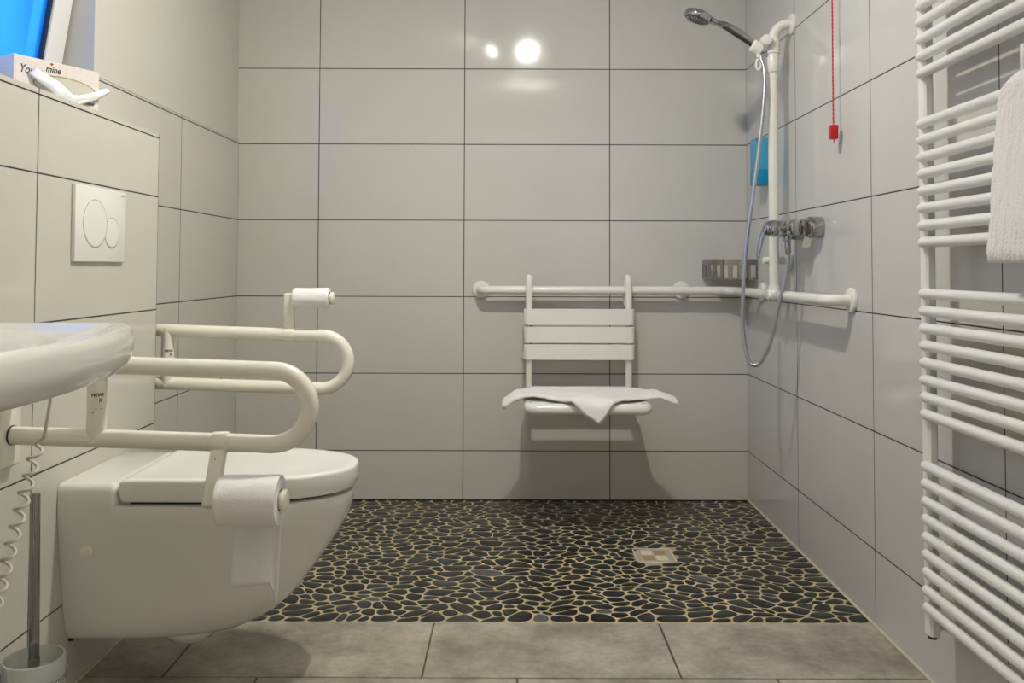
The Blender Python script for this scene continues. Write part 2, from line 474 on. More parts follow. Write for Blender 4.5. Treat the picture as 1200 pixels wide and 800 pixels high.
# ================================================================ WINDOW (tilted sash in the reveal, blue evening sky outside)
XW = XL - .165
m = MB()
for lo, hi in (((XW - .07, WY1 - .05, WZ0), (XW, WY1, WZ1)), ((XW - .07, WY0, WZ0), (XW, WY0 + .05, WZ1)), ((XW - .07, WY0, WZ0), (XW, WY1, WZ0 + .05)), ((XW - .07, WY0, WZ1 - .05), (XW, WY1, WZ1))):
    m.box(lo, hi, .004)
wf = struct(m.build('window_1', upvc))
tilt = Matrix.Translation((XW + .055, 0, WZ0 + .05)) @ Matrix.Rotation(math.radians(8.5), 4, 'Y') @ Matrix.Translation((-(XW + .055), 0, -(WZ0 + .05)))
sy0, sy1, sz0, sz1 = WY0 + .03, WY1 - .008, WZ0 + .03, WZ1 - .10
m = MB(); sx0, sx1 = XW + .002, XW + .062; sw = .083
for lo, hi in (((sx0, sy1 - sw, sz0), (sx1, sy1, sz1)), ((sx0, sy0, sz0), (sx1, sy0 + sw, sz1)), ((sx0, sy0, sz0), (sx1, sy1, sz0 + sw)), ((sx0, sy0, sz1 - sw), (sx1, sy1, sz1))):
    m.box(lo, hi, .006, M=tilt)
sash = m.build('sash', upvc, wf)
m = MB()
for lo, hi in (((sx1 - .026, sy1 - sw - .009, sz0 + sw), (sx1 - .006, sy1 - sw, sz1 - sw)), ((sx1 - .026, sy0 + sw, sz0 + sw), (sx1 - .006, sy0 + sw + .009, sz1 - sw)), ((sx1 - .026, sy0 + sw, sz0 + sw), (sx1 - .006, sy1 - sw, sz0 + sw + .009))):
    m.box(lo, hi, 0, M=tilt)
m.build('gasket', seal, sash)
def glass_mat():
    """frosted privacy glass"""
    mm = bpy.data.materials.new('pane'); mm.use_nodes = True; nt = mm.node_tree; nt.nodes.clear()
    N = nt.nodes.new
    o = N('ShaderNodeOutputMaterial'); t = N('ShaderNodeBsdfTransparent'); g = N('ShaderNodeBsdfGlossy'); l = N('ShaderNodeBsdfTranslucent')
    t.inputs['Color'].default_value = (.26, .58, .78, 1); g.inputs['Roughness'].default_value = .15; l.inputs['Color'].default_value = (.09, .40, .66, 1)
    f = N('ShaderNodeMixShader'); f.inputs[0].default_value = .45; f2 = N('ShaderNodeMixShader'); f2.inputs[0].default_value = .05
    nt.links.new(t.outputs[0], f.inputs[1]); nt.links.new(l.outputs[0], f.inputs[2])
    nt.links.new(f.outputs[0], f2.inputs[1]); nt.links.new(g.outputs[0], f2.inputs[2]); nt.links.new(f2.outputs[0], o.inputs[0])
    return mm
m = MB(); m.box((sx1 - .022, sy0 + sw, sz0 + sw), (sx1 - .016, sy1 - sw, sz1 - sw), M=tilt)
m.build('window_pane', glass_mat(), sash)

# ================================================================ TOILET
TY = 2.021
def dout(xw, xf, w, rear=.0, n=30, e=2.25, ax=None, cy=TY):
    """D-shaped outline: flat at the wall, straight sides, rounded front"""
    L = min(.30, (xf - xw) * .72); xs = xf - L; P = []
    if rear > 0:
        for k in range(7):
            a = PI / 2 * k / 6; P.append((xw + rear * (1 - math.sin(a)), cy - w + rear * (1 - math.cos(a))) if 0 else (xw + rear - rear * math.cos(a), cy - w + rear - rear * math.sin(a)))
    else: P += [(xw, cy - w * (1 - .3 * 0))] * 1 + [(xw + .002 * k, cy - w) for k in range(1, 7)]
    for k in range(1, 8): P.append((xw + rear + (xs - xw - rear) * k / 8, cy - w))
    for k in range(2 * n + 1):
        a = -PI / 2 + PI * k / (2 * n)
        P.append((xs + L * abs(math.cos(a)) ** (2 / e), cy + w * math.copysign(abs(math.sin(a)) ** (2 / e), a)))
    for k in range(7, 0, -1): P.append((xw + rear + (xs - xw - rear) * k / 8, cy + w))
    if rear > 0:
        for k in range(6, -1, -1):
            a = PI / 2 * k / 6; P.append((xw + rear - rear * math.cos(a), cy + w - rear + rear * math.sin(a)))
    else: P += [(xw + .002 * k, cy + w) for k in range(6, 0, -1)] + [(xw, cy + w)]
    return P
toilet = thing('wall_toilet', (XB, TY, 0), 'white wall-hung toilet with closed lid on the tiled low wall', 'toilet')
# (z, front x, half width, rear inset)
prof = [(.111, -.675, .092), (.112, -.645, .104), (.117, -.612, .114), (.129, -.584, .121), (.150, -.550, .128), (.180, -.515, .135), (.212, -.488, .1405),
        (.25, -.460, .147), (.29, -.432, .153), (.33, -.406, .159), (.365, -.387, .164), (.395, -.378, .167), (.415, -.374, .168), (.4215, -.377, .1665), (.4235, -.383, .162)]
m = MB()
m.rings([[(x, y, z) for x, y in dout(XB + .001, xf, w)] for z, xf, w in prof])
# raised ledge behind the lid
x1 = -.862
def ledge(z, g): return [(XB + .001, TY - .168 + g, z), (x1 - g * 1.1, TY - .168 + g, z), (x1 - g * 1.1, TY + .168 - g, z), (XB + .001, TY + .168 - g, z)]
def ledge_ring(z, g, r=.012):
    a, b, c, d = [V(p) for p in ledge(z, g)]
    P = [a] + fillet([a, b, c, d], r, 5)[1:-1] + [d]
    return P
m.rings([ledge_ring(.40, 0), ledge_ring(.455, 0), ledge_ring(.464, .0025), ledge_ring(.4695, .007), ledge_ring(.471, .013)])
# shoulder that runs from the ledge down to the rim
m.rings([[(x1 - .01, TY - .150, .422), (x1 - .01, TY - .150, .462), (x1 + .018, TY - .150, .434), (x1 + .024, TY - .150, .422)],
         [(x1 - .01, TY + .150, .422), (x1 - .01, TY + .150, .462), (x1 + .018, TY + .150, .434), (x1 + .024, TY + .150, .422)]])
bowl = m.build('bowl', ceramic, toilet, smooth=40)
m = MB(); m.lathe([(.055, 0), (.058, .012), (.05, .024), (.03, .034), (.008, .038)], (-.745, TY - .03, .1145), (0, 0, -1)); m.build('trap_outlet', ceramic, toilet)
for lo, hi in (((XB, TY - .110, .108), (XB + .010, TY - .102, .114)), ((-.80, TY - .080, .105), (-.79, TY - .07, .113))):
    m = MB(); m.box(lo, hi, .001); m.build('fixing_bracket', black, toilet)
m = MB(); m.lathe([(.0145, 0), (.0145, .0015), (.013, .004), (.009, .0055), (.002, .006)], (-.929, 1.8628, .3225), (0, -1, -.14)); m.build('bolt_cap', mat('cap_plastic', (.92, .89, .76), .4), toilet, 'cream round bolt cap')
m = MB(); m.rings([[(x, y, z) for x, y in dout(XB + .13, xf, w, .02)] for z, xf, w in [(.4235, -.395, .148), (.431, -.395, .148)]])  # inset ring coloured black to paint the shade between bowl and lid
m.build('seat', black, toilet, 'seat ring coloured black as the shade of the gap')
LX = -.862
m = MB()
lp = [(.4305, -.376, .160, .004), (.432, -.371, .166, .0005), (.436, -.3685, .1690, 0), (.455, -.3665, .1705, 0), (.474, -.3662, .171, 0), (.479, -.3672, .1702, .0003), (.4812, -.3695, .168, .002), (.482, -.373, .1645, .005),
      (.4815, -.388, .150, .015), (.4795, -.42, .12, .04), (.479, -.46, .08, .07)]
rr = []
for z, xf, w, ri in lp:
    rear_in = 0
    zz = (z - .456) / .026; rear_in = .018 * (1 - math.sqrt(max(0, 1 - min(1, abs(zz)) ** 2)))
    rr.append([(x, y, z) for x, y in dout(LX + rear_in + ri, xf, w, .012)])
m.rings(rr)
lid = m.build('lid', lid_m, toilet, smooth=45)
for yy in (TY - .09, TY + .09):
    m = MB(); m.cyl((LX + .004, yy - .02, .446), (LX + .004, yy + .02, .446), .011, bev=.002); m.build('hinge', lid_m, toilet)

# ================================================================ FLUSH PLATE
fp = thing('flush_plate', (XB, 2.012, .957), 'white square dual-button flush plate on the tiled low wall above the toilet', 'flush plate')
m = MB(); m.box((XB, 1.888, .957), (XB + .0095, 2.137, 1.1335), .0022, 2); m.build('plate', lid_m, fp)
def disc(cy, cz, r, other=None, name='button', n=64):
    P = []
    for k in range(n):
        a = 2 * PI * k / n; p = V((cy + r * math.cos(a), cz + r * math.sin(a)))
        if other:
            d = p - V(other[0:2])
            if d.length < other[2]: p = V(other[0:2]) + d.normalized() * other[2]
        P.append(p)
    c = sum(P, V((0, 0))) / n; X = XB + .0095
    def ring(s, x): return [(x, c.x + (p.x - c.x) * s, c.y + (p.y - c.y) * s) for p in P]
    m = MB(); m.rings([ring(1, X - .003), ring(1, X + .0004), ring(1 - .0012 / r, X + .0013), ring(1 - .005 / r, X + .0015)])
    m.build(name, lid_m, fp)
    m = MB(); m.rings([ring(1 + .0016 / r, X - .001), ring(1 + .0016 / r, X + .0002)]); m.build('button_gap', joint_m, fp)
disc(1.979, 1.0468, .0555); disc(2.062, 1.028, .0365, (1.979, 1.0468, .0573))
text_bm('GEBERIT', .0058, lambda v: V((XB + .0099, 2.108 + v.x, 1.1215 + v.y)), .0002).build('brand_mark', joint_m, fp)

# ================================================================ FOLDING SUPPORT RAILS
def fold_rail(name, label, y, xw, xm, xend, zlo, zup, xs, plate, write_z):
    """U-shaped rail hinged on a wall plate at x = xm; xs = the upright sleeve; zlo/zup = tube heights at the wall"""
    R = (zup - zlo) / 2; r = .0176; dr = -.031
    t = thing(name, (xw, y, plate[0]), label, 'grab rail', 'folding rails either side of the toilet')
    sl = lambda x, z: z + (x - xm) * dr
    xc = xend - R - r
    P = [V((xm - .01, y, sl(xm, zlo)))] + [V((xc + R * math.sin(a), y, sl(xc, (zlo + zup) / 2) - R * math.cos(a))) for a in [PI * k / 20 for k in range(21)]] + [V((xm - .01, y, sl(xm, zup)))]
    m = MB(); m.tube(P, r, 28); m.build('rail_tube', nylon, t)
    m = MB(); m.box((xw, y - .036, plate[0]), (xm - .0035, y + .036, plate[1]), .008, 3); m.build('wall_plate', nylon, t)
    for z in (zlo, zup):
        m = MB(); m.cyl((xm - .0045, y, sl(xm, z)), (xm - .0005, y, sl(xm, z)), .0188); m.build('pivot_ring', black, t)
    # upright sleeve: tube whose ends wrap the rails with a point
    seg = 32; rs = []
    rv = .0182; z0, z1 = sl(xs, zlo), sl(xs, zup)
    def prof_ring(base, sgn, rr=rv, yo=0):
        L = []
        for k in range(seg):
            a = 2 * PI * k / seg; ex = rr * math.cos(a); ey = rr * math.sin(a)
            L.append((xs + ex, y + ey, base + sgn * (abs(ey) * .95 - r * .55)))
        return L
    m = MB(); m.rings([prof_ring(z0 + .0, -1), [(xs + rv * math.cos(2 * PI * k / seg), y + rv * math.sin(2 * PI * k / seg), z0 + .035) for k in range(seg)],
                       [(xs + rv * math.cos(2 * PI * k / seg), y + rv * math.sin(2 * PI * k / seg), z1 - .035) for k in range(seg)], prof_ring(z1, 1)])
    slv = m.build('upright_sleeve', nylon, t)
    def wrap(ox, oz):
        def f(v):
            a = (v.x + ox) / rv; return V((xs + (rv + .0003 + v.z) * math.sin(a), y - (rv + .0003 + v.z) * math.cos(a), oz + v.y))
        return f
    zt = write_z
    q = text_bm('HEWI', .0088, wrap(-.002, zt), .0002, bold=.0003)
    for s_, ox, oz, sz in (('R', .011, zt - .0125, .0125), ('--- ---', .004, zt - .0255, .007), ('H', -.001, zt - .032, .0062)):
        w = text_bm(s_, sz, wrap(ox, oz), .0002); tmp = bpy.data.meshes.new('x'); w.bm.to_mesh(tmp); w.bm.free(); q.bm.from_mesh(tmp); bpy.data.meshes.remove(tmp)
    q.build('lettering', ink, slv, smooth=0)
    return t, (lambda x, z: sl(x, z))
near, nsl = fold_rail('folding_grab_rail', 'cream folding grab rail nearer the camera, printed sleeve, full paper roll hanging below', 1.645, XB, -.9665, -.3745, .6185, .7605, -.8055, (.555, .795), .696)
far, fsl = fold_rail('folding_grab_rail', 'cream folding grab rail on the far side of the toilet with small paper roll above', 2.39, XL, -1.105, -.4445, .6215, .7705, -.9725, (.555, .86), .707)

def paper_holder(rail, sl, y, xr, zt, end, xroll, length, rsp, hole):
    """clip round the tube, arm, spindle and cap; parts of the rail"""
    zr = sl(xr, zt)
    rot = V((0, end[0] - y, end[1] - zr)); d = rot.normalized()
    n = V((1, 0, 0)).cross(d)
    m = MB()
    m.cyl((xr - .015, y, zr), (xr + .015, y, zr), .0205, bev=.002)
    M = Matrix((( 1, 0, 0, xr), (0, n.y, d.y, y), (0, n.z, d.z, zr), (0, 0, 0, 1)))
    m.box((-.0145, -.011, .012), (.0135, .011, rot.length + .014), .004, 3, M=M)
    arm = m.build('roll_arm', nylon, rail)
    m = MB(); c = V((0, end[0], end[1]))
    xa = xr + .012
    m.cyl((xa, end[0], end[1]), (xroll + length + .006, end[0], end[1]), rsp)
    m.lathe([(.012, 0), (.0195 * hole, .0008), (.0205 * hole, .003), (.0205 * hole, .007), (.018 * hole, .010), (.008, .0115)], (xroll + length + .002, end[0], end[1]), (1, 0, 0))
    m.build('roll_spindle', nylon, arm)
    m = MB(); m.lathe([(.0012, 0), (.0012, .0006)], M @ V((-.002, -.0112 if n.y > 0 else .0112, .035)), (0, -1, 0)); m.build('screw_hole', black, arm)
paper_holder(near, nsl, 1.645, -.5640, .6185, (1.597, .508), -.5475, .114, .0165, 1.0)
paper_holder(far, fsl, 2.39, -.6290, .7705, (2.385, .8585), -.6165, .102, .0130, .85)

# toilet rolls
def roll(name, x, y, z, L, r, rc, label):
    t = thing(name, (x + L / 2, y, z - r), label, 'toilet roll')
    seg = 72; m = MB(); rs = []
    def ring(xx, rad, w=1):
        return [(xx, y + rad * math.cos(2 * PI * k / seg), z + rad * math.sin(2 * PI * k / seg)) for k in range(seg)]
    N = 26
    outer = []
    for i in range(N + 1):
        xx = x + L * i / N; row = []
        for k in range(seg):
            a = 2 * PI * k / seg
            nz = noise.noise(V((xx * 28, math.cos(a) * 1.7, math.sin(a) * 1.7 + 3.1 * z))) * .0011
            # quilting dents
            for (dx, da) in ((.42, -1.95), (.42, -2.65), (.8, -2.2)):
                dd = ((xx - x) / L - dx) * L; ad = (a + 2 * PI + da - 0) % (2 * PI) - PI
                nz -= .0016 * math.exp(-(dd / .008) ** 2 - (ad * r / .004) ** 2)
            e = min(xx - x, x + L - xx); ed = -.0018 * max(0, 1 - e / .0035)
            row.append((xx, y + (r + nz + ed) * math.cos(a), z + (r + nz + ed) * math.sin(a)))
        outer.append(row)
    m.rings([ring(x, rc + .0008)] + outer + [ring(x + L, rc + .0008)] + [ring(x + L * (1 - i / 4), rc + .0008) for i in range(1, 4)], loop=True)
    m.build('paper', paper, t)
    m = MB(); m.rings([ring(x - .0005, rc + .0008), ring(x + L + .0005, rc + .0008), ring(x + L + .0005, rc - .0008), ring(x - .0005, rc - .0008)], loop=True); m.build('core', card, t)
    return t
r1 = roll('toilet_roll', -.5475, 1.597, .508, .1135, .0465, .0195, 'full white toilet roll with a torn sheet hanging, on the nearer folding rail')
roll('toilet_roll', -.6165, 2.385, .8585, .1005, .0285, .0165, 'nearly used-up small toilet roll on the holder above the far folding rail')
# hanging sheet, torn to a tip on the right
P = []; nx_, nz_ = 24, 26
for j in range(nz_ + 1):
    t = j / nz_; row = []
    for i in range(nx_ + 1):
        u = i / nx_
        x = -.5365 + u * .0945 - .0035 * t + (-.0025 * t if u > .9 else 0)
        L = .152 + .006 * math.sin(u * 9) * .15 - .003 * u
        if u > .8: L = .152 + .034 * ((u - .8) / .2) ** .8 + (.0012 if i % 2 else -.0012)
        s = t * (L + .03)
        # sheet leaves the back of the roll tangentially
        if s < .03: a = PI * .0 - s / .0468; yy = 1.597 + .0468 * math.cos(-s / .0468 + .0) ; zz = .508 + .0468 * math.sin(.64 - s / .0468) - .0
        yy = 1.597 + .0470 + .002 * math.sin(u * 5 + t * 4) - .006 * t * math.sin(u * 3.2)
        zz = .515 - s
        if u > .86: yy -= .010 * (u - .86) / .14 * t
        row.append((x, yy, zz))
    P.append(row)
m = MB(); m.grid(P)
sh = m.build('hanging_sheet', paper2, r1)
md = sh.modifiers.new('thin', 'SOLIDIFY'); md.thickness = .0005

# ================================================================ WASHBASIN
bs = thing('washbasin', (XB, .92, .80), 'white ceramic washbasin on the tiled low wall at the left edge', 'washbasin')
cyb, hw = .875, .345
def bas(ins, z, k=1.0, back=0):
    """outline of the basin from the wall: sides, rounded corners, front edge that bows outwards"""
    xb = XB + .001 + back; P = []
    yf = cyb + hw - ins; yn = cyb - hw + ins
    pts = [V((xb, yf, z)), V((-.553 - ins, yf, z))]
    n = 14
    for i in range(1, n): 
        t = i / n; y = yf + (yn - yf) * t; pts.append(V((-.553 + .085 * math.sin(PI * t) ** .75 - ins, y, z)))
    pts += [V((-.553 - ins, yn, z)), V((xb, yn, z))]
    # smooth everything by corner cutting, wall corners kept
    q = pts
    q = fillet([pts[0], pts[1], pts[2]], max(.004, .040 - ins * .2), 10)[:-1] + pts[2:-2] + fillet([pts[-3], pts[-2], pts[-1]], max(.004, .040 - ins * .2), 10)[1:]
    # resample to constant count
    L = [0]
    for a, b in zip(q, q[1:]): L.append(L[-1] + (b - a).length)
    out = []; M_ = 90
    for k_ in range(M_ + 1):
        d = L[-1] * k_ / M_; i = 0
        while i < len(L) - 2 and L[i + 1] < d: i += 1
        out.append(q[i].lerp(q[i + 1], (d - L[i]) / max(1e-9, L[i + 1] - L[i])))
    return [V((a.x * 1.0, a.y, z)) for a in out]
zt = .8655
rs = [bas(.22, zt - .150), bas(.19, zt - .135), bas(.145, zt - .063), bas(.05, zt - .0615), bas(.022, zt - .060), bas(.008, zt - .055), bas(.001, zt - .045), bas(-.002, zt - .030), bas(-.002, zt - .012), bas(0, zt - .005), bas(.004, zt - .001), bas(.008, zt), bas(.014, zt - .0005),
      bas(.022, zt - .003, back=.02), bas(.030, zt - .009, back=.03), bas(.045, zt - .013, back=.05), bas(.075, zt - .018, back=.09), bas(.10, zt - .040, back=.11), bas(.13, zt - .085, back=.14), bas(.17, zt - .110, back=.18)]
m = MB(); m.rings(rs); m.build('basin', ceramic, bs, smooth=75)
m = MB(); m.lathe([(.022, 0), (.022, .003), (.016, .004), (.006, .002)], (-.745, .875, zt - .1105), (0, 0, 1)); m.build('drain_cap', chrome, bs)
m = MB(); m.tube(fillet([(-.745, .875, zt - .148), (-.745, .875, .60), (-.745, .875, .56), (XB, .875, .56)], .03), .016); m.build('drain_pipe', nylon2, bs)

# ================================================================ COILED CORD under the basin
pts = [V((-.685, 1.205, .8075)), V((-.690, 1.24, .795)), V((-.700, 1.285, .77)), V((-.7073, 1.30, .748)), V((-.7135, 1.30, .705)), V((-.717, 1.30, .683))]
pts = spline(pts, 8)
a0 = V((-.7265, 1.30, .674)); a1 = V((-.7945, 1.30, .392)); turns = 11; N = int(turns * 20)
u = (a1 - a0).normalized(); s1 = u.cross(V((0, 1, 0))).normalized(); s2 = u.cross(s1)
for k in range(N + 1):
    t = k / N; a = 2 * PI * turns * t + PI; R_ = .0084 * min(1, 4 * t * turns / 2 + .4)
    c = a0.lerp(a1, t) + V((-.012 * t * t * 0, 0, 0))
    pts.append(c + (s1 * math.cos(a) + s2 * math.sin(a)) * R_)
pts += [a1 + V((-.008, .0, -.03)), a1 + V((-.03, .05, -.045)), a1 + V((-.09, .12, -.04)), V((XB + .004, 1.45, .40))]
m = MB(); m.tube(pts, .0025, 8, round_ends=True)
tag(m.build('coiled_cord', coil_m, smooth=60), 'grey-beige coiled cord hanging from below the washbasin', 'cord')

# ================================================================ TOILET BRUSH
BX, BY = -.8535, 1.53
bh = thing('toilet_brush_holder', (XB, BY, .10), 'frosted glass toilet brush cup in a chrome wall bracket', 'toilet brush holder')
m = MB(); R_ = .051; zc = .2475
m.lathe([(.030, -.145), (.046, -.143), (R_, -.13), (R_, -.002), (R_ - .001, 0), (R_ - .004, 0), (R_ - .0045, -.003), (R_ - .0045, -.128), (.040, -.138), (.01, -.139)], (BX, BY, zc), seg=56)
m.build('glass_cup', frost, bh)
m = MB(); ring = [(BX + (R_ + .003) * math.cos(2 * PI * k / 48), BY + (R_ + .003) * math.sin(2 * PI * k / 48), zc - .035) for k in range(48)]
m.tube(ring, .0028, 10, loop=True); m.tube([(BX - R_ - .003, BY, zc - .035), (XB + .004, BY, zc - .035)], .005)
m.box((XB, BY - .022, zc - .065), (XB + .012, BY + .022, zc - .012), .004, 2); m.build('wall_bracket', chrome, bh)
m = MB(); m.box((XB, 1.43, .205), (XB + .055, 1.455, .2285), .003, 2); m.cyl((XB + .05, 1.442, .217), (XB + .10, 1.442, .217), .006); m.build('bracket_arm', chrome, bh)
tb = thing('toilet_brush', (BX, BY, .13), 'toilet brush with chrome rod handle standing in the frosted cup', 'toilet brush')
m = MB(); m.cyl((BX, BY, .225), (BX - .004, BY, .5375), .0088, .0088, bev=.0015); m.build('handle', chrome_b, tb)
m = MB(); m.cyl((BX, BY, .221), (BX, BY, .247), .0095, bev=.001); m.build('collar', chrome_b, tb)
m = MB(); m.lathe([(.040, 0), (.042, .003), (.040, .006), (.010, .008)], (BX, BY, .2145), seg=40); m.build('splash_disc', frost, tb)
m = MB(); rs = []
for i in range(24):
    z = .122 + .085 * i / 23; rs.append([(BX + (.028 + .006 * ((k + i) % 2)) * math.cos(2 * PI * k / 40), BY + (.028 + .006 * ((k + i) % 2)) * math.sin(2 * PI * k / 40), z) for k in range(40)])
m.rings(rs); m.build('bristles', lid_m, tb)

# ================================================================ TISSUE BOX on the ledge
A = V((-.9935, 2.010, ZT)); B_ = V((-1.091, 1.826, ZT)); ub = (A - B_); Wb = ub.length; ub.normalize(); nb = V((ub.y, -ub.x, 0)); Hb = .0935; Db = .075
def tb3(s, h, d): return B_ + ub * s + V((0, 0, h + .0005)) + nb * d
t = thing('tissue_box', (A + B_) / 2, 'pale pink patterned tissue box standing on edge on the ledge below the window', 'tissue box')
M = Matrix(((ub.x, nb.x, 0, B_.x), (ub.y, nb.y, 0, B_.y), (0, 0, 1, ZT + .0005), (0, 0, 0, 1)))
m = MB(); m.box((0, -Db, 0), (Wb, 0, Hb), .001, 1, M=M); m.build('carton', tbox, t)
# oval opening, a thin dark-edged film slot
m = MB(); cs, ch = .122, .040
ring_o = [tb3(cs + .078 * math.cos(a), ch + .024 * math.sin(a), .0004) for a in [2 * PI * k / 48 for k in range(48)]]
ring_i = [tb3(cs + .074 * math.cos(a), ch + .021 * math.sin(a), .0004) for a in [2 * PI * k / 48 for k in range(48)]]
m.rings([[p - nb * .0003 for p in ring_o], ring_o, ring_i, [p - nb * .0003 for p in ring_i]], False, False); m.build('opening_rim', mat('opening_film', (.35, .30, .18), .4), t)
m = MB(); m.rings([[p - nb * .0002 for p in ring_i], [p + nb * .0001 for p in ring_i]]); m.build('opening', mat('opening_inside', (.62, .60, .52), .6), t)
plc = lambda s, h, sc=1: (lambda v: tb3(s + v.x * sc, h + v.y, .0004 + v.z))
text_bm("Youre", .027, plc(.012, .056, .78), .0002, shear=.3, bold=.0002).build('printed_word', ink, t, smooth=0)
text_bm("mine", .021, plc(.073, .0685, .88), .0002, shear=.3, bold=.0003).build('printed_word', ink, t, smooth=0)
text_bm("mine", .0125, plc(.170, .010), .0002, shear=.3, bold=.0002).build('printed_word', ink, t, smooth=0)
q = text_bm("N", .018, lambda v: B_ - nb * (Db - .03 - v.x) + V((0, 0, .010 + v.y)) - ub * (.0004 + v.z), .0002, shear=.3); q.build('printed_word', mat('blue_ink', (.05, .08, .4), .5), t, smooth=0)
m = MB(); hp = []
for k in range(40):
    a = 2 * PI * k / 40; hx = 16 * math.sin(a) ** 3; hy = 13 * math.cos(a) - 5 * math.cos(2 * a) - 2 * math.cos(3 * a) - math.cos(4 * a)
    hp.append((hx, hy))
m.rings([[tb3(.088 + x * .00022, .0872 + y * .00022, d) for x, y in hp] for d in (.0001, .0007)]); m.build('printed_heart', red_m, t)
# the tissue: a ribbon pulled from the slot, folded
P = []
cent = [(.041, .0635, .004, .012, .9), (.060, .049, .012, .0135, .75), (.082, .036, .018, .015, .7), (.100, .022, .022, .016, .5), (.117, .012, .024, .014, .25), (.135, .012, .022, .011, -.1), (.160, .020, .020, .010, -.25), (.185, .031, .018, .009, -.4), (.205, .041, .017, .0085, -.5), (.220, .050, .018, .006, -.6)]
cp = spline([(c[0], c[1], c[2]) for c in cent], 6); cw = spline([(c[3], c[4], 0) for c in cent], 6)
for c, w in zip(cp, cw):
    row = []
    for k in range(9):
        v = -1 + 2 * k / 8; ang = w.y
        row.append(tb3(c.x + math.sin(ang) * w.x * v, c.y + math.cos(ang) * w.x * v, c.z + .0016 * math.cos(v * 2.2) + .004 * noise.noise(V((c.x * 45, v * 1.3, 0)))))
    P.append(row)
m = MB(); m.grid(P); o = m.build('tissue', paper2, t, smooth=60); md = o.modifiers.new('thin', 'SOLIDIFY'); md.thickness = .0006

# ================================================================ SHOWER GRAB RAIL (two walls + riser)
RO = .0705; YR = Y0 - RO; XRr = XR - RO; ZR = .8565; rt = .0168
gr = thing('shower_grab_rail', (XR, Y0, ZR), 'cream shower grab rail around the corner with tall vertical riser pole', 'grab rail')
m = MB(); m.tube(fillet([(-.127, Y0, ZR), (-.127, YR, ZR), (XRr, YR, ZR), (XRr, 2.394, ZR), (XR, 2.394, ZR)], [.032, .055, .032], 10), rt, 28); m.build('rail_tube', nylon2, gr)
def flange(o, ax, r=.036):
    m = MB(); m.lathe([(r - .001, 0), (r, .002), (r, .007), (r - .003, .0105), (r - .010, .012), (.012, .0125)], o, ax, 40); return m
for o, ax in (((-.127, Y0, ZR), (0, -1, 0)), ((.694, Y0, ZR), (0, -1, 0)), ((XR, 3.245, ZR), (-1, 0, 0)), ((XR, 2.394, ZR), (-1, 0, 0))):
    flange(o, ax).build('wall_flange', nylon2, gr)
for a, b in (((.694, Y0, ZR), (.694, YR, ZR)), ((XR, 3.245, ZR), (XRr, 3.245, ZR))):
    m = MB(); m.tube([a, b], .013); m.build('support_stub', nylon2, gr)
YPo = 2.88; ZPo = 1.79
m = MB(); m.tube(fillet([(XRr, YPo, ZR), (XRr, YPo, ZPo), (XR, YPo, ZPo)], .058, 12), rt, 28); riser = m.build('riser_pole', nylon2, gr)
flange((XR, YPo, ZPo), (-1, 0, 0), .037).build('wall_flange', nylon2, gr)
flange((XR, YPo + .045, .974), (-1, 0, 0), .034).build('wall_flange', nylon2, gr)
m = MB(); m.tube(fillet([(XR, YPo + .045, .974), (XRr + .012, YPo + .045, .974), (XRr, YPo + .02, .974), (XRr, YPo, .974)], .012), .012, round_ends=False)
m.cyl((XR - .06, YPo + .045, .974), (XRr - .03, YPo + .03, .974), .0125, bev=.003); m.build('support_stub', nylon2, gr)
m = MB(); m.cyl((XRr, YPo - .022, ZR), (XRr, YPo + .022, ZR), .0205, bev=.002); m.cyl((XRr, YPo, ZR), (XRr, YPo, ZR + .03), .0195, bev=.002); m.cyl((XRr + .0, YPo, ZR), (XRr - .024, YPo, ZR), .019, bev=.003); m.build('tee_joint', nylon2, gr)
# slider with head holder
ZS = 1.712
m = MB(); m.cyl((XRr, YPo, ZS - .028), (XRr, YPo, ZS + .026), .0245, bev=.002); m.cyl((XRr, YPo, ZS - .092), (XRr, YPo, ZS - .026), .0205, bev=.0015)
m.cyl((XRr - .032, YPo - .002, ZS + .012), (XRr - .032, YPo - .044, ZS + .012), .0185, bev=.003)
m.box((XRr - .050, YPo - .016, ZS - .018), (XRr, YPo + .016, ZS + .016), .006)
hd = V((-.88, 0, .475)).normalized()
hb = V((XRr - .062, YPo - .004, ZS - .004))
m.tube([hb - hd * .028, hb - hd * .022, hb + hd * .008, hb + hd * .015], [.017, .0235, .0235, .018], 28)
m.tube([hb - hd * .026, hb - V((-.026, 0, .004))], .014)
m.build('head_slider', nylon2, gr)
m = MB(); q = V((XRr - .052, YPo - .012, ZS - .062))
m.tube([q + V((0, 0, .052)), q + V((-.001, 0, .02))], .0065, flat=1)
lp_ = [q + V((.0085 * math.cos(a), 0, .018 * math.sin(a) - .004)) for a in [2 * PI * k / 28 for k in range(28)]]
m.tube(lp_, .0042, 10, loop=True); m.build('slider_lever', nylon2, gr)

# ================================================================ HAND SHOWER
hs = thing('hand_shower', hb, 'chrome hand shower head resting in the holder on the riser pole', 'shower head')
p0 = hb - hd * .045; hB = V((.699, 2.866, 1.789))
path = spline([p0, hb - hd * .01, V((.815, 2.874, 1.728)), V((.775, 2.872, 1.755)), V((.735, 2.869, 1.778)), hB], 8)
n = len(path); rad = [.0098 + .0085 * math.sin(PI * min(1, max(0, (i / (n - 1) - .15) / .85)) ** 1.2) * 1.0 for i in range(n)]
m = MB(); m.tube(path, rad, 24, flat=.85); m.build('handle', chrome, hs)
m = MB(); inl = [p + V((-.006, -.0115, -.011)) for p in path[12:-6]]; nn = len(inl)
m.tube(inl, [.0055 * math.sin(PI * (i + .5) / nn) ** .5 for i in range(nn)], 12); m.build('handle_inlay', black, hs, 'dark inlay of the handle')
hn = V((-.36, .07, -.93)).normalized(); hc = V((.637, 2.860, 1.812))
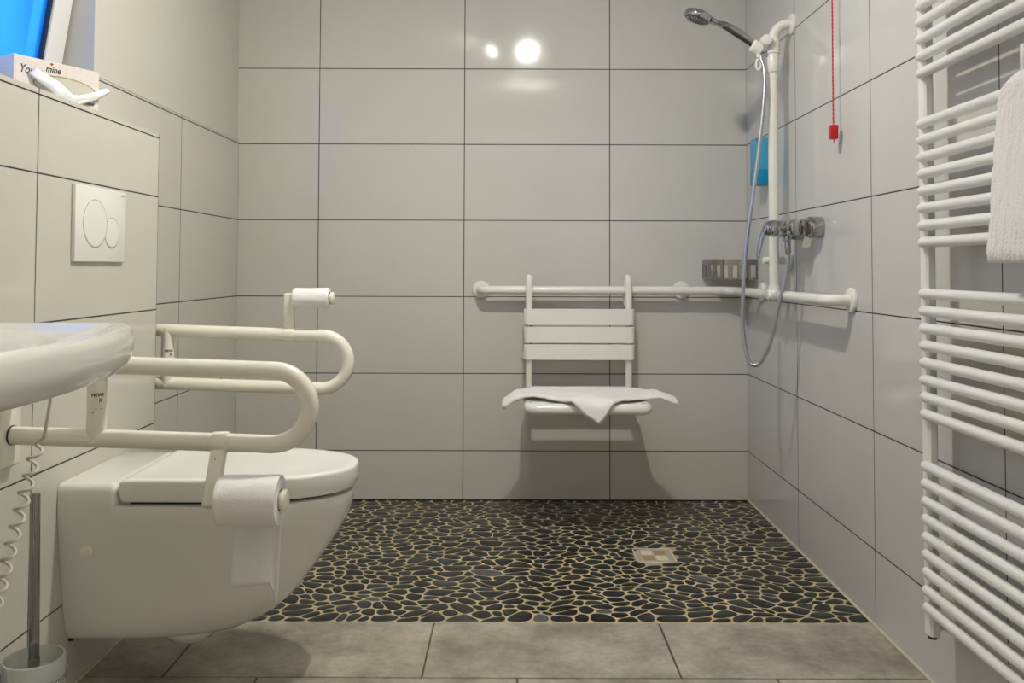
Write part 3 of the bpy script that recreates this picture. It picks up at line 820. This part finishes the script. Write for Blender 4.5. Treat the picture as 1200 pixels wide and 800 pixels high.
m = MB(); m.lathe([(.006, .016), (.034, .014), (.045, .008), (.048, 0), (.0485, -.010), (.046, -.014), (.042, -.0145)], hc, -hn, 48); 
m.tube([hB, hB.lerp(hc, .35) + V((0, 0, .002)), hc + V((.028, 0, 0))], [.0145, .017, .014], 20, flat=.7); m.build('head', chrome, hs)
m = MB(); m.lathe([(.042, .012), (.042, .0155), (.039, .017), (.005, .0172)], hc, hn, 40); sf = m.build('spray_face', mat('spray_grey', (.10, .10, .10), .4), hs, 'dark spray face with nozzles')
m = MB(); uu = hn.cross(V((0, 1, 0))).normalized(); ww = hn.cross(uu)
for r_, nn in ((.034, 22), (.026, 16), (.018, 10), (.009, 6)):
    for k in range(nn):
        a = 2 * PI * k / nn; c = hc + (uu * math.cos(a) + ww * math.sin(a)) * r_
        m.tube([c + hn * .016, c + hn * .0215], [.0018, .0013], 8)
m.build('nozzles', mat('nozzle_grey', (.32, .31, .30), .5), sf)
m = MB(); m.cyl(hc + V((.043, -.012, -.012)), hc + V((.047, -.016, -.026)), .004, bev=.001); m.build('spray_lever', chrome_b, hs)

# ================================================================ MIXER
MZ = 1.0755; MX = .895; MY = 2.735
mx = thing('shower_mixer', (XR, MY, MZ), 'chrome single-lever shower mixer on the right tiled wall', 'shower mixer')
for s_ in (-1, 1):
    yy = MY + s_ * .075
    m = MB(); m.lathe([(.033, 0), (.0335, .002), (.0335, .038), (.031, .043), (.022, .0445), (.012, .0445)], (XR, yy - (.03 if s_ < 0 else 0), MZ), (-1, 0, 0), 40); m.build('rosette', chrome, mx)
    m = MB(); m.tube([(XR - .04, yy - (.028 if s_ < 0 else 0), MZ), (MX + .03, yy, MZ)], .0165); m.lathe([(.026, 0), (.0275, .002), (.0275, .017), (.025, .02), (.015, .021)], (MX + .036, yy, MZ), (-1, 0, 0), 8 if 0 else 32); m.build('union_nut', chrome, mx)
m = MB(); m.lathe([(.012, 0), (.022, .003), (.0265, .010), (.0265, .030), (.024, .05), (.023, .10), (.024, .13), (.0265, .15), (.0265, .17), (.022, .177), (.012, .18)], (MX, MY - .09, MZ), (0, 1, 0), 40)
m.cyl((MX, MY, MZ), (MX - .040, MY, MZ), .0262, bev=.002); m.build('body', chrome, mx)
m = MB(); m.lathe([(.026, 0), (.0275, .002), (.0275, .014), (.025, .017), (.024, .018), (.024, .024), (.021, .032), (.010, .036)], (MX - .038, MY, MZ), (-1, 0, 0), 40); m.build('cartridge_cap', chrome, mx)
m = MB()
lv = [V((MX - .050, MY, MZ + .016)), V((MX - .066, MY, MZ + .010)), V((MX - .078, MY - .002, MZ - .012)), V((MX - .088, MY - .004, MZ - .045)), V((MX - .097, MY - .006, MZ - .088))]
lv = spline(lv, 6); nn = len(lv)
m.tube(lv, [.019 - .0100 * i / (nn - 1) for i in range(nn)], 20, flat=.62, round_ends=True); m.build('lever', chrome_b if 0 else chrome, mx)
m = MB(); m.cyl((MX, MY, MZ - .02), (MX, MY, MZ - .040), .0125, bev=.001); m.build('hose_outlet', chrome, mx)

# ================================================================ HOSE
hx = lambda px, py, y: None
H = [V((MX, MY, MZ - .036)), V((.8975, MY, MZ - .07)), V((.900, MY + .002, 1.01)), V((.893, 2.742, .93)), V((.870, 2.75, .825)), V((.8455, 2.765, .70)), V((.822, 2.785, .640)), V((.800, 2.80, .627)), V((.7835, 2.81, .652)), V((.774, 2.825, .74)), V((.776, 2.83, .85)), V((.789, 2.835, 1.02)), V((.815, 2.84, 1.20)), V((.8425, 2.845, 1.40)), V((.8585, 2.85, 1.55)), V((.8610, 2.86, 1.63)), V((.853, 2.868, 1.675)), p0 + V((.006, 0, -.004))]
path = spline(H, 22)
L = [0]
for a, b in zip(path, path[1:]): L.append(L[-1] + (b - a).length)
m = MB(); m.tube(path, [.0068 + .0003 * math.cos(d * 2 * PI / .006) for d in L], 14); 
ho = thing('shower_hose', (MX, MY, .62), 'silver metal shower hose looping from the mixer up to the hand shower', 'shower hose')
m.build('hose', steel_hose, ho, smooth=60)
m = MB(); m.tube([(MX, MY, MZ - .040), (MX + .0005, MY, MZ - .046), (.8975, MY, MZ - .078), (.8977, MY, MZ - .084)], [.0085, .0105, .0098, .008], 20); m.build('hose_cone', chrome, ho)

# ================================================================ CORNER BASKET
bk = thing('corner_basket', (XR, Y0, .90), 'chrome slotted corner basket above the grab rail in the shower corner', 'shower basket')
zb0, zb1 = .902, .983; Rb = .184; Ry = .155
def arc(a, r=0, z=0): return V((XR - .001 - (Rb - r) * math.cos(a), Y0 - .001 - (Ry - r) * math.sin(a), z))
def band(a0, a1, z0, z1, m, n=3):
    rs = []
    for k in range(n + 1):
        a = a0 + (a1 - a0) * k / n; rs.append([arc(a, 0, z0), arc(a, 0, z1), arc(a, .0022, z1), arc(a, .0022, z0)])
    m.rings(rs)
m = MB(); q = PI / 2
band(0, q, zb1 - .023, zb1, m, 30); band(0, q, zb0, zb0 + .007, m, 30)
nS = 8; 
for k in range(nS + 1):
    a = q * k / nS; w = q / nS * .5
    a0_, a1_ = max(0, a - w / 2), min(q, a + w / 2); band(a0_, a1_, zb0 + .006, zb1 - .022, m, 2)
m.build('slotted_band', mat('basket_metal', (.36, .355, .35), .10, 1), bk)
m = MB(); fan = [arc(q * k / 24, .002, zb0 + .001) for k in range(25)] + [V((XR - .001, Y0 - .001, zb0 + .001))]
m.rings([fan, [p + V((0, 0, .002)) for p in fan]]); m.build('shelf', mat('shelf_metal', (.75, .75, .74), .35, 1), bk)
m = MB(); m.box((XR - Rb, Y0 - .0025, zb1 - .018), (XR - .001, Y0 - .0004, zb1), 0); m.box((XR - .0025, Y0 - Ry, zb1 - .018), (XR - .0004, Y0 - .001, zb1), 0); m.build('wall_strip', chrome, bk)

# ================================================================ BLUE DISPENSER
bd = thing('soap_dispenser', (XR, 3.13, 1.26), 'flat blue soap pack on the right wall behind the riser pole', 'soap dispenser')
m = MB(); m.box((.9075, 3.125, 1.2605), (XR - .001, 3.20, 1.4355), .004, 2); m.build('upper_shell', blue_l, bd)
m = MB(); m.box((.9065, 3.1235, 1.2595), (XR - .0008, 3.2015, 1.317), .004, 2); m.build('lower_shell', blue_d, bd, 'deeper blue lower part')
m = MB(); m.lathe([(.004, 0), (.004, .002), (.001, .003)], (.9095, 3.1245, 1.428), (0, -1, 0), 12); m.build('pin', chrome_b, bd)

# ================================================================ PULL CORD
pc = thing('alarm_pull_cord', (.9405, 2.455, 1.325), 'red emergency pull cord hanging from the ceiling beside the right wall', 'pull cord')
m = MB()
for ph in (0, PI):
    m.tube([V((.9412 + .0012 * math.cos(z * 260 + ph), 2.455 + .0012 * math.sin(z * 260 + ph), z)) for z in [1.355 + (ZC - 1.355) * k / 420 for k in range(421)]], .0015, 6)
m.build('cord', red_c, pc)
m = MB(); m.box((.9300, 2.4445, 1.3255), (.9525, 2.4655, 1.3665), .002, 2); m.build('toggle', red_m, pc)
m = MB(); m.tube(spline([(.9425, 2.455, 1.328), (.9435, 2.455, 1.320), (.9405, 2.453, 1.3135)], 5), .0017, 8); m.build('cord_end', red_c, pc)
m = MB(); m.cyl((.9412, 2.455, ZC), (.9412, 2.455, ZC - .022), .026, bev=.004); m.build('ceiling_switch', nylon2, pc)

# ================================================================ HANGING SHOWER SEAT
st = thing('shower_chair', (.2665, 3.33, .44), 'cream slatted shower seat hooked over the grab rail on the back wall', 'shower chair')
rl = .0135; YL = YR - rt - rl - .001; YH = YR + rt + rl + .001
for xx, pad in ((.0690, 0), (.4655, 1)):
    m = MB(); zt_ = ZR + rt + .012
    P = [V((xx, YL, .468))] + [V((xx, YR - (YR - YL) * math.cos(a), ZR + .026 + (YR - YL) * .8 * math.sin(a))) for a in [PI * k / 14 for k in range(15)]] + [V((xx, YH - .002, .82)), V((xx, YH - .008, .800))]
    P[0] = V((xx, YL, .466))
    m.tube(P, rl, 20, round_ends=True)
    o = m.build('hook_leg', nylon2, st)
    m = MB(); m.tube(fillet([(xx, YL, .586), (xx - .012, YR, .586), (xx - .012, Y0 - .012, .586)], .01), .0115); m.cyl((xx - .012, Y0, .586), (xx - .012, Y0 - .014, .586), .0165, bev=.003)
    m.build('wall_buffer', nylon2, st)
    for z in (.7165, .6455):
        m = MB(); m.cyl((xx + .006, YL - rl - .004, z), (xx + .006, YL, z), .0035); m.build('slat_screw', rust_m, o)
for z0, z1 in ((.7205, .7840), (.6500, .7130), (.5835, .6440)):
    m = MB()
    # flat slat with ends curling back round the legs
    xc = .2672; hwS = .2195; yb = YL - rl - .001; n = 12
    out = [V((xc - hwS + .0, yb + .026, 0))]
    def outline(off):
        P = fillet([(xc - hwS + off, yb + .030, 0), (xc - hwS + off, yb - .012 + off, 0), (xc + hwS - off, yb - .012 + off, 0), (xc + hwS - off, yb + .030, 0)], .018 - off, 8)
        return P
    o_, i_ = outline(0), outline(.009)
    if len(o_) == len(i_):
        rs = []
        for a, b in zip(o_, i_):
            rs.append([V((a.x, a.y, z0 + .001)), V((a.x, a.y, z1 - .001)), V((a.x * .999 + b.x * .001, a.y + .001, z1)), V((b.x, b.y, z1)), V((b.x, b.y, z0)), V((a.x, a.y + .001, z0))])
        m.rings(rs)
    m.build('back_slat', nylon2, st)
ZSe = .458; yF, yB = 2.925, YL - .004; rf = .0195
m = MB()
loop = fillet([(.2665, yF, ZSe), (.0615, yF, ZSe), (.0615, yB, ZSe), (.4715, yB, ZSe), (.4715, yF, ZSe), (.2665, yF, ZSe)], .030, 10)[:-1]
m.tube(loop, rf, 22, loop=True); m.build('seat_frame', nylon2, st)
for k in range(4):
    a = yF + .048 + k * .083
    m = MB(); m.box((.066, a, ZSe - .004), (.467, a + .072, ZSe + .0165), .006, 3); m.build('seat_slat', nylon2, st)

# ---- white cloth draped over the seat (square lying cornerwise, folded)
def cloth():
    zs = ZSe + rf + .0065
    # plan of the cloth: x along the seat, front edge and back edge as lengths of cloth
    K_ = [(-.034, 3.045, 3.12), (-.028, 3.025, 3.14), (0, 3.020, 3.155), (.045, 3.000, 3.185), (.10, 2.985, 3.215), (.15, 2.955, 3.225), (.20, 2.905, 3.225), (.245, 2.865, 3.225), (.283, 2.838, 3.225), (.300, 2.835, 3.225), (.33, 2.868, 3.225),
          (.37, 2.915, 3.22), (.42, 2.965, 3.21), (.47, 2.985, 3.19), (.52, 2.990, 3.16), (.560, 2.990, 3.13), (.582, 2.995, 3.115), (.588, 3.00, 3.105)]
    cur = spline([V(k) for k in K_], 5); P = []; M_ = 34
    for c in cur:
        row = []
        for j in range(M_ + 1):
            b = j / M_; x = c.x; y = c.y + (c.z - c.y) * b
            z = zs + .004 * noise.noise(V((x * 14, y * 14, 2))) + .0025 * noise.noise(V((x * 40, y * 40, 5)))
            z += .006 * math.exp(-((b - .0) / .12) ** 2) * (.5 + .5 * math.sin(x * 26))      # slack front fold
            z += .013 * math.exp(-((x - .215 - (y - 2.9) * .5) / .022) ** 2) * (1 - b)          # crease running to the front corner
            z += .009 * math.exp(-((x - .335 + (y - 2.9) * .8) / .02) ** 2) * (1 - b)
            xl, xr_ = .047, .485
            if x < xl:
                d = xl - x; z += -.34 * d - 2.4 * d * d + .020 * math.sin(b * PI) ** .6 * min(1, d / .03); x = xl - d * .90
            if x > xr_:
                d = x - xr_; z += -.20 * d - 1.0 * d * d + .020 * math.sin(b * PI * .9 + .15) ** .7 * min(1, d / .04); x = xr_ + d * .97
            yf = 2.920
            if y < yf:
                d = yf - y; a_ = min(d / .024, PI / 2 * .97)
                y = yf - .024 * math.sin(a_) - max(0, d - .024 * a_) * .10; z -= .026 * (1 - math.cos(a_)) + max(0, d - .024 * a_) * 1.0
                y -= .006 * math.sin(x * 60 + 1) * min(1, d / .03); x += .010 * min(1, d / .05) * math.sin(x * 30)
            row.append(V((x, y, z)))
        P.append(row)
    return P
P = cloth()
m = MB(); m.grid(P)
cl = m.build('towel', cloth_m, smooth=70); tag(cl, 'white cloth towel draped over the seat of the shower seat', 'towel')
edge = [r[0] for r in P] + P[-1][1:] + [r[-1] for r in P[::-1]][1:] + P[0][::-1][1:-1]
m = MB(); m.tube([p + V((0, 0, .0035)) for p in edge], .0052, 8, loop=True); m.build('hem', cloth_m, cl)
md = cl.modifiers.new('thick', 'SOLIDIFY'); md.thickness = .010; md.offset = 1
md = cl.modifiers.new('soft', 'SUBSURF'); md.levels = 1; md.render_levels = 1

# ================================================================ TOWEL RADIATOR
rd = thing('towel_radiator', (XR, 1.56, .15), 'white bar towel radiator mounted on the right wall', 'radiator')
XBr = .90; XPo = .914; yA, yZ = 1.850, 1.22
zs_ = [1.79, 1.752, 1.714, 1.676, 1.60, 1.563, 1.526, 1.489, 1.451, 1.413, 1.376, 1.265, 1.228, 1.1905, 1.154, 1.1165, 1.079, 1.041, 1.004, .892, .8545, .817, .780, .7425, .705, .668, .631, .519, .481, .443, .405, .367, .329, .291, .253, .216]
for yy in (yA, yZ):
    m = MB(); prof_ = [(XPo - .011, -.011), (XPo - .006, -.0165), (XPo + .006, -.0175), (XPo + .009, -.0155), (XPo + .009, .0155), (XPo + .006, .0175), (XPo - .006, .0165), (XPo - .011, .011)]
    m.rings([[(x, yy + y, z) for x, y in prof_] for z in (.155, 1.83)]); o = m.build('post', rad_m, rd)
    m = MB(); m.cyl((XPo, yy, .155), (XPo, yy, .147), .0095); m.build('end_plug', black, o)
mB = MB(); mB.tube([(XBr, yA - .010, zs_[0]), (XBr, yZ + .010, zs_[0])], .0117, 20, round_ends=True)
b0 = mB.build('bar', rad_m, rd)
b0.data.transform(Matrix.Translation(-V((0, 0, 0))))
for z in zs_[1:]:
    c = b0.copy(); C.objects.link(c); c.parent = rd; c.location = (0, 0, z - zs_[0])
for z in (.46, 1.32):
    for yy in (1.30, 1.40, ) [:1]:
        pass
for yy, z in ((1.475, .345), (1.475, 1.32), (1.80, 1.32)):
    if yy == 1.80: continue
    m = MB(); m.cyl((XR, yy, z), (XBr + .006, yy, z), .009, bev=.001); m.cyl((XBr + .004, yy, z - .022), (XBr + .004, yy, z + .024), .0065, bev=.001); m.cyl((XR, yy, z), (XR - .006, yy, z), .016, bev=.001); m.build('wall_bracket', rad_m, rd)
for yy, z in ((yA, .172), (yA, 1.80), (yZ, 1.80)):
    m = MB(); m.cyl((XR, yy, z), (XPo, yy, z), .0095); m.build('wall_spacer', rad_m, rd)

# ---- thick hand towel folded over a bar
def htowel():
    zt_, r_in, th = 1.265, .0135, .019
    N = 46; cs = []      # centre line in XZ from the front hem, up, over the bar and down behind
    fr = [(.856 + .0, .957), (.858, 1.00), (.864, 1.08), (.870, 1.16), (.8775, 1.235)]
    cl_ = [V((x, 0, z)) for x, z in fr]
    for k in range(9):
        a = PI * (k / 8); cl_.append(V((XBr - (r_in + th / 2) * math.cos(a), 0, zt_ + (r_in + th / 2) * math.sin(a) * .95)))
    cl_ += [V((.9245, 0, 1.22)), V((.927, 0, 1.15)), V((.928, 0, 1.07))]
    return spline(cl_, 6)
cl_ = htowel(); y_far, y_near = 1.5065, 1.235
m = MB(); nY = 130; rs = []
for i in range(nY + 1):
    yy = y_far + (y_near - y_far) * i / nY
    e = min(i, nY - i) / 6.0; k = math.sqrt(max(.03, 1 - max(0, 1 - e) ** 2))
    th = .0095 * k; outer, inner = [], []
    for j, p in enumerate(cl_):
        a = cl_[max(0, j - 1)]; b = cl_[min(len(cl_) - 1, j + 1)]; t_ = (b - a).normalized(); nn = V((-t_.z, 0, t_.x))
        ej = min(j, len(cl_) - 1 - j) / 4.0; kj = math.sqrt(max(.05, 1 - max(0, 1 - ej) ** 2))
        w = .0016 * noise.noise(V((p.x * 120, yy * 120, p.z * 120))) + .0035 * noise.noise(V((p.x * 14, yy * 14, p.z * 14))) + .0022 * noise.noise(V((p.x * 260, yy * 260, p.z * 260)))
        hang = .004 * math.sin(p.z * 9) * (1 if i < 4 else .5)
        shift = -.006 * (max(0, 1.24 - p.z)) * 0
        yq = yy + (.0018 * noise.noise(V((3, p.z * 40, i))) if i in (0, nY) else 0)
        # the top corners of a draped towel are rounded
        dz = 0
        if 24 < j < 75 and e < 4: dz = -.022 * (1 - e / 4) ** 2
        q = V((p.x, yq, p.z + dz))
        outer.append(q + nn * (th * kj + w)); inner.append(q - nn * (th * kj * .85 - w * .3))
    rs.append(outer + inner[::-1])
m.rings(rs)
ht = m.build('hand_towel', towel_m, smooth=80); tag(ht, 'thick white terry hand towel folded over a bar of the radiator', 'towel')

# ================================================================ FLOOR DRAIN
dr = thing('floor_drain', (.4715, 2.808, -.003), 'square beige drain cover set in the dark pebble floor', 'drain')
x0, x1_, y0, y1 = .4075, .5365, 2.743, 2.8745
m = MB()
w = .0045
for lo, hi in (((x0, y0, -.01), (x1_, y0 + w, .0008)), ((x0, y1 - w, -.01), (x1_, y1, .0008)), ((x0, y0, -.01), (x0 + w, y1, .0008)), ((x1_ - w, y0, -.01), (x1_, y1, .0008))): m.box(lo, hi, .0006, 1)
m.build('frame', drain_a, dr)
m = MB(); m.box((x0 + w, y0 + w, -.01), (x1_ - w, y1 - w, -.0008)); pl = m.build('cover_plate', drain_m, dr)
cx, cy = (x0 + x1_) / 2, (y0 + y1) / 2
for i, (a, b, mm) in enumerate(((-1, 1, drain_a), (1, 1, drain_b), (-1, -1, drain_b), (1, -1, drain_a))):
    m = MB(); m.box((cx + a * .0215 - .0185, cy + b * .0255 - .021, -.001), (cx + a * .0215 + .0185, cy + b * .0255 + .021, .0001), .0006, 1); m.build('inset_square', mm, pl)

# ================================================================ CEILING SPOTS
em = emit_mat('lamp_glow', (1, .95, .85), 14)
for x, y, ang, pw in ((.0885, 2.00, 0, 9), (-.1085, 1.985, 1, 5), (.12, .95, 2, 17)):  # third spot is an added lamp, bouncing fill light off the front wall
    t = thing('ceiling_spotlight', (x, y, ZC), ['ceiling spotlight turned towards the shower', 'ceiling spotlight turned away sideways', 'added unseen spotlight turned to the door for fill light'][ang], 'ceiling light')
    m = MB(); m.lathe([(.030, 0), (.031, -.004), (.029, -.010), (.008, -.012), (.007, -.030)], (x, y, ZC), (0, 0, 1), 36); m.build('ceiling_rose', nylon2, t)
    ax = [V((0, .25, -1)), V((-.75, -.10, -.75)), V((0, -1, -.12))][ang].normalized()
    c = V((x, y, ZC - .050))
    m = MB(); m.lathe([(.012, -.030), (.026, -.026), (.034, .012), (.036, .016), (.034, .0175), (.031, .014)], c, ax, 36, cap=False); m.build('lamp_head', nylon2, t)
    m = MB(); m.lathe([(.031, .0135), (.001, .0135)], c, ax, 32); m.build('lens', em, t)
    l = bpy.data.lights.new('spot', 'AREA'); l.shape = 'DISK'; l.size = .06; l.energy = pw; l.color = (1, .95, .85)
    lo = bpy.data.objects.new('spot_lamp', l); C.objects.link(lo); lo.location = c + ax * .0185; lo.rotation_euler = ax.to_track_quat('-Z', 'Y').to_euler()

# daylight of the upper sky falling in through the window
l = bpy.data.lights.new('daylight', 'AREA'); l.shape = 'DISK'; l.size = 1.6; l.energy = 95; l.color = (.60, .78, 1)
lo = bpy.data.objects.new('daylight', l); C.objects.link(lo); lo.location = (-3.0, .1, 2.3); lo.rotation_euler = (V((.967, 2.6, 1.35)) - V(lo.location)).to_track_quat('-Z', 'Y').to_euler()

# ================================================================ WORLD, CAMERA
w = bpy.data.worlds.new('w'); bpy.context.scene.world = w; w.use_nodes = True
bg = w.node_tree.nodes['Background']; bg.inputs['Color'].default_value = (.085, .36, .90, 1); bg.inputs['Strength'].default_value = 1.9
cam = bpy.data.cameras.new('cam'); co = bpy.data.objects.new('camera', cam); C.objects.link(co)
cam.sensor_width = 36; cam.lens = 986.16 * 36 / 1200; cam.shift_y = (281.86 - 400) / 1200; cam.clip_start = .02
co.matrix_world = Matrix.Translation((0, 0, EYE)) @ Matrix.Rotation(PI / 2 + .0323, 4, 'X') @ Matrix.Rotation(.003, 4, 'Z')
sc = bpy.context.scene; sc.camera = co
sc.view_settings.view_transform = 'Standard'; sc.view_settings.look = 'None'; sc.view_settings.gamma = 1; sc.view_settings.use_curve_mapping = False
sc.view_settings.exposure = .75
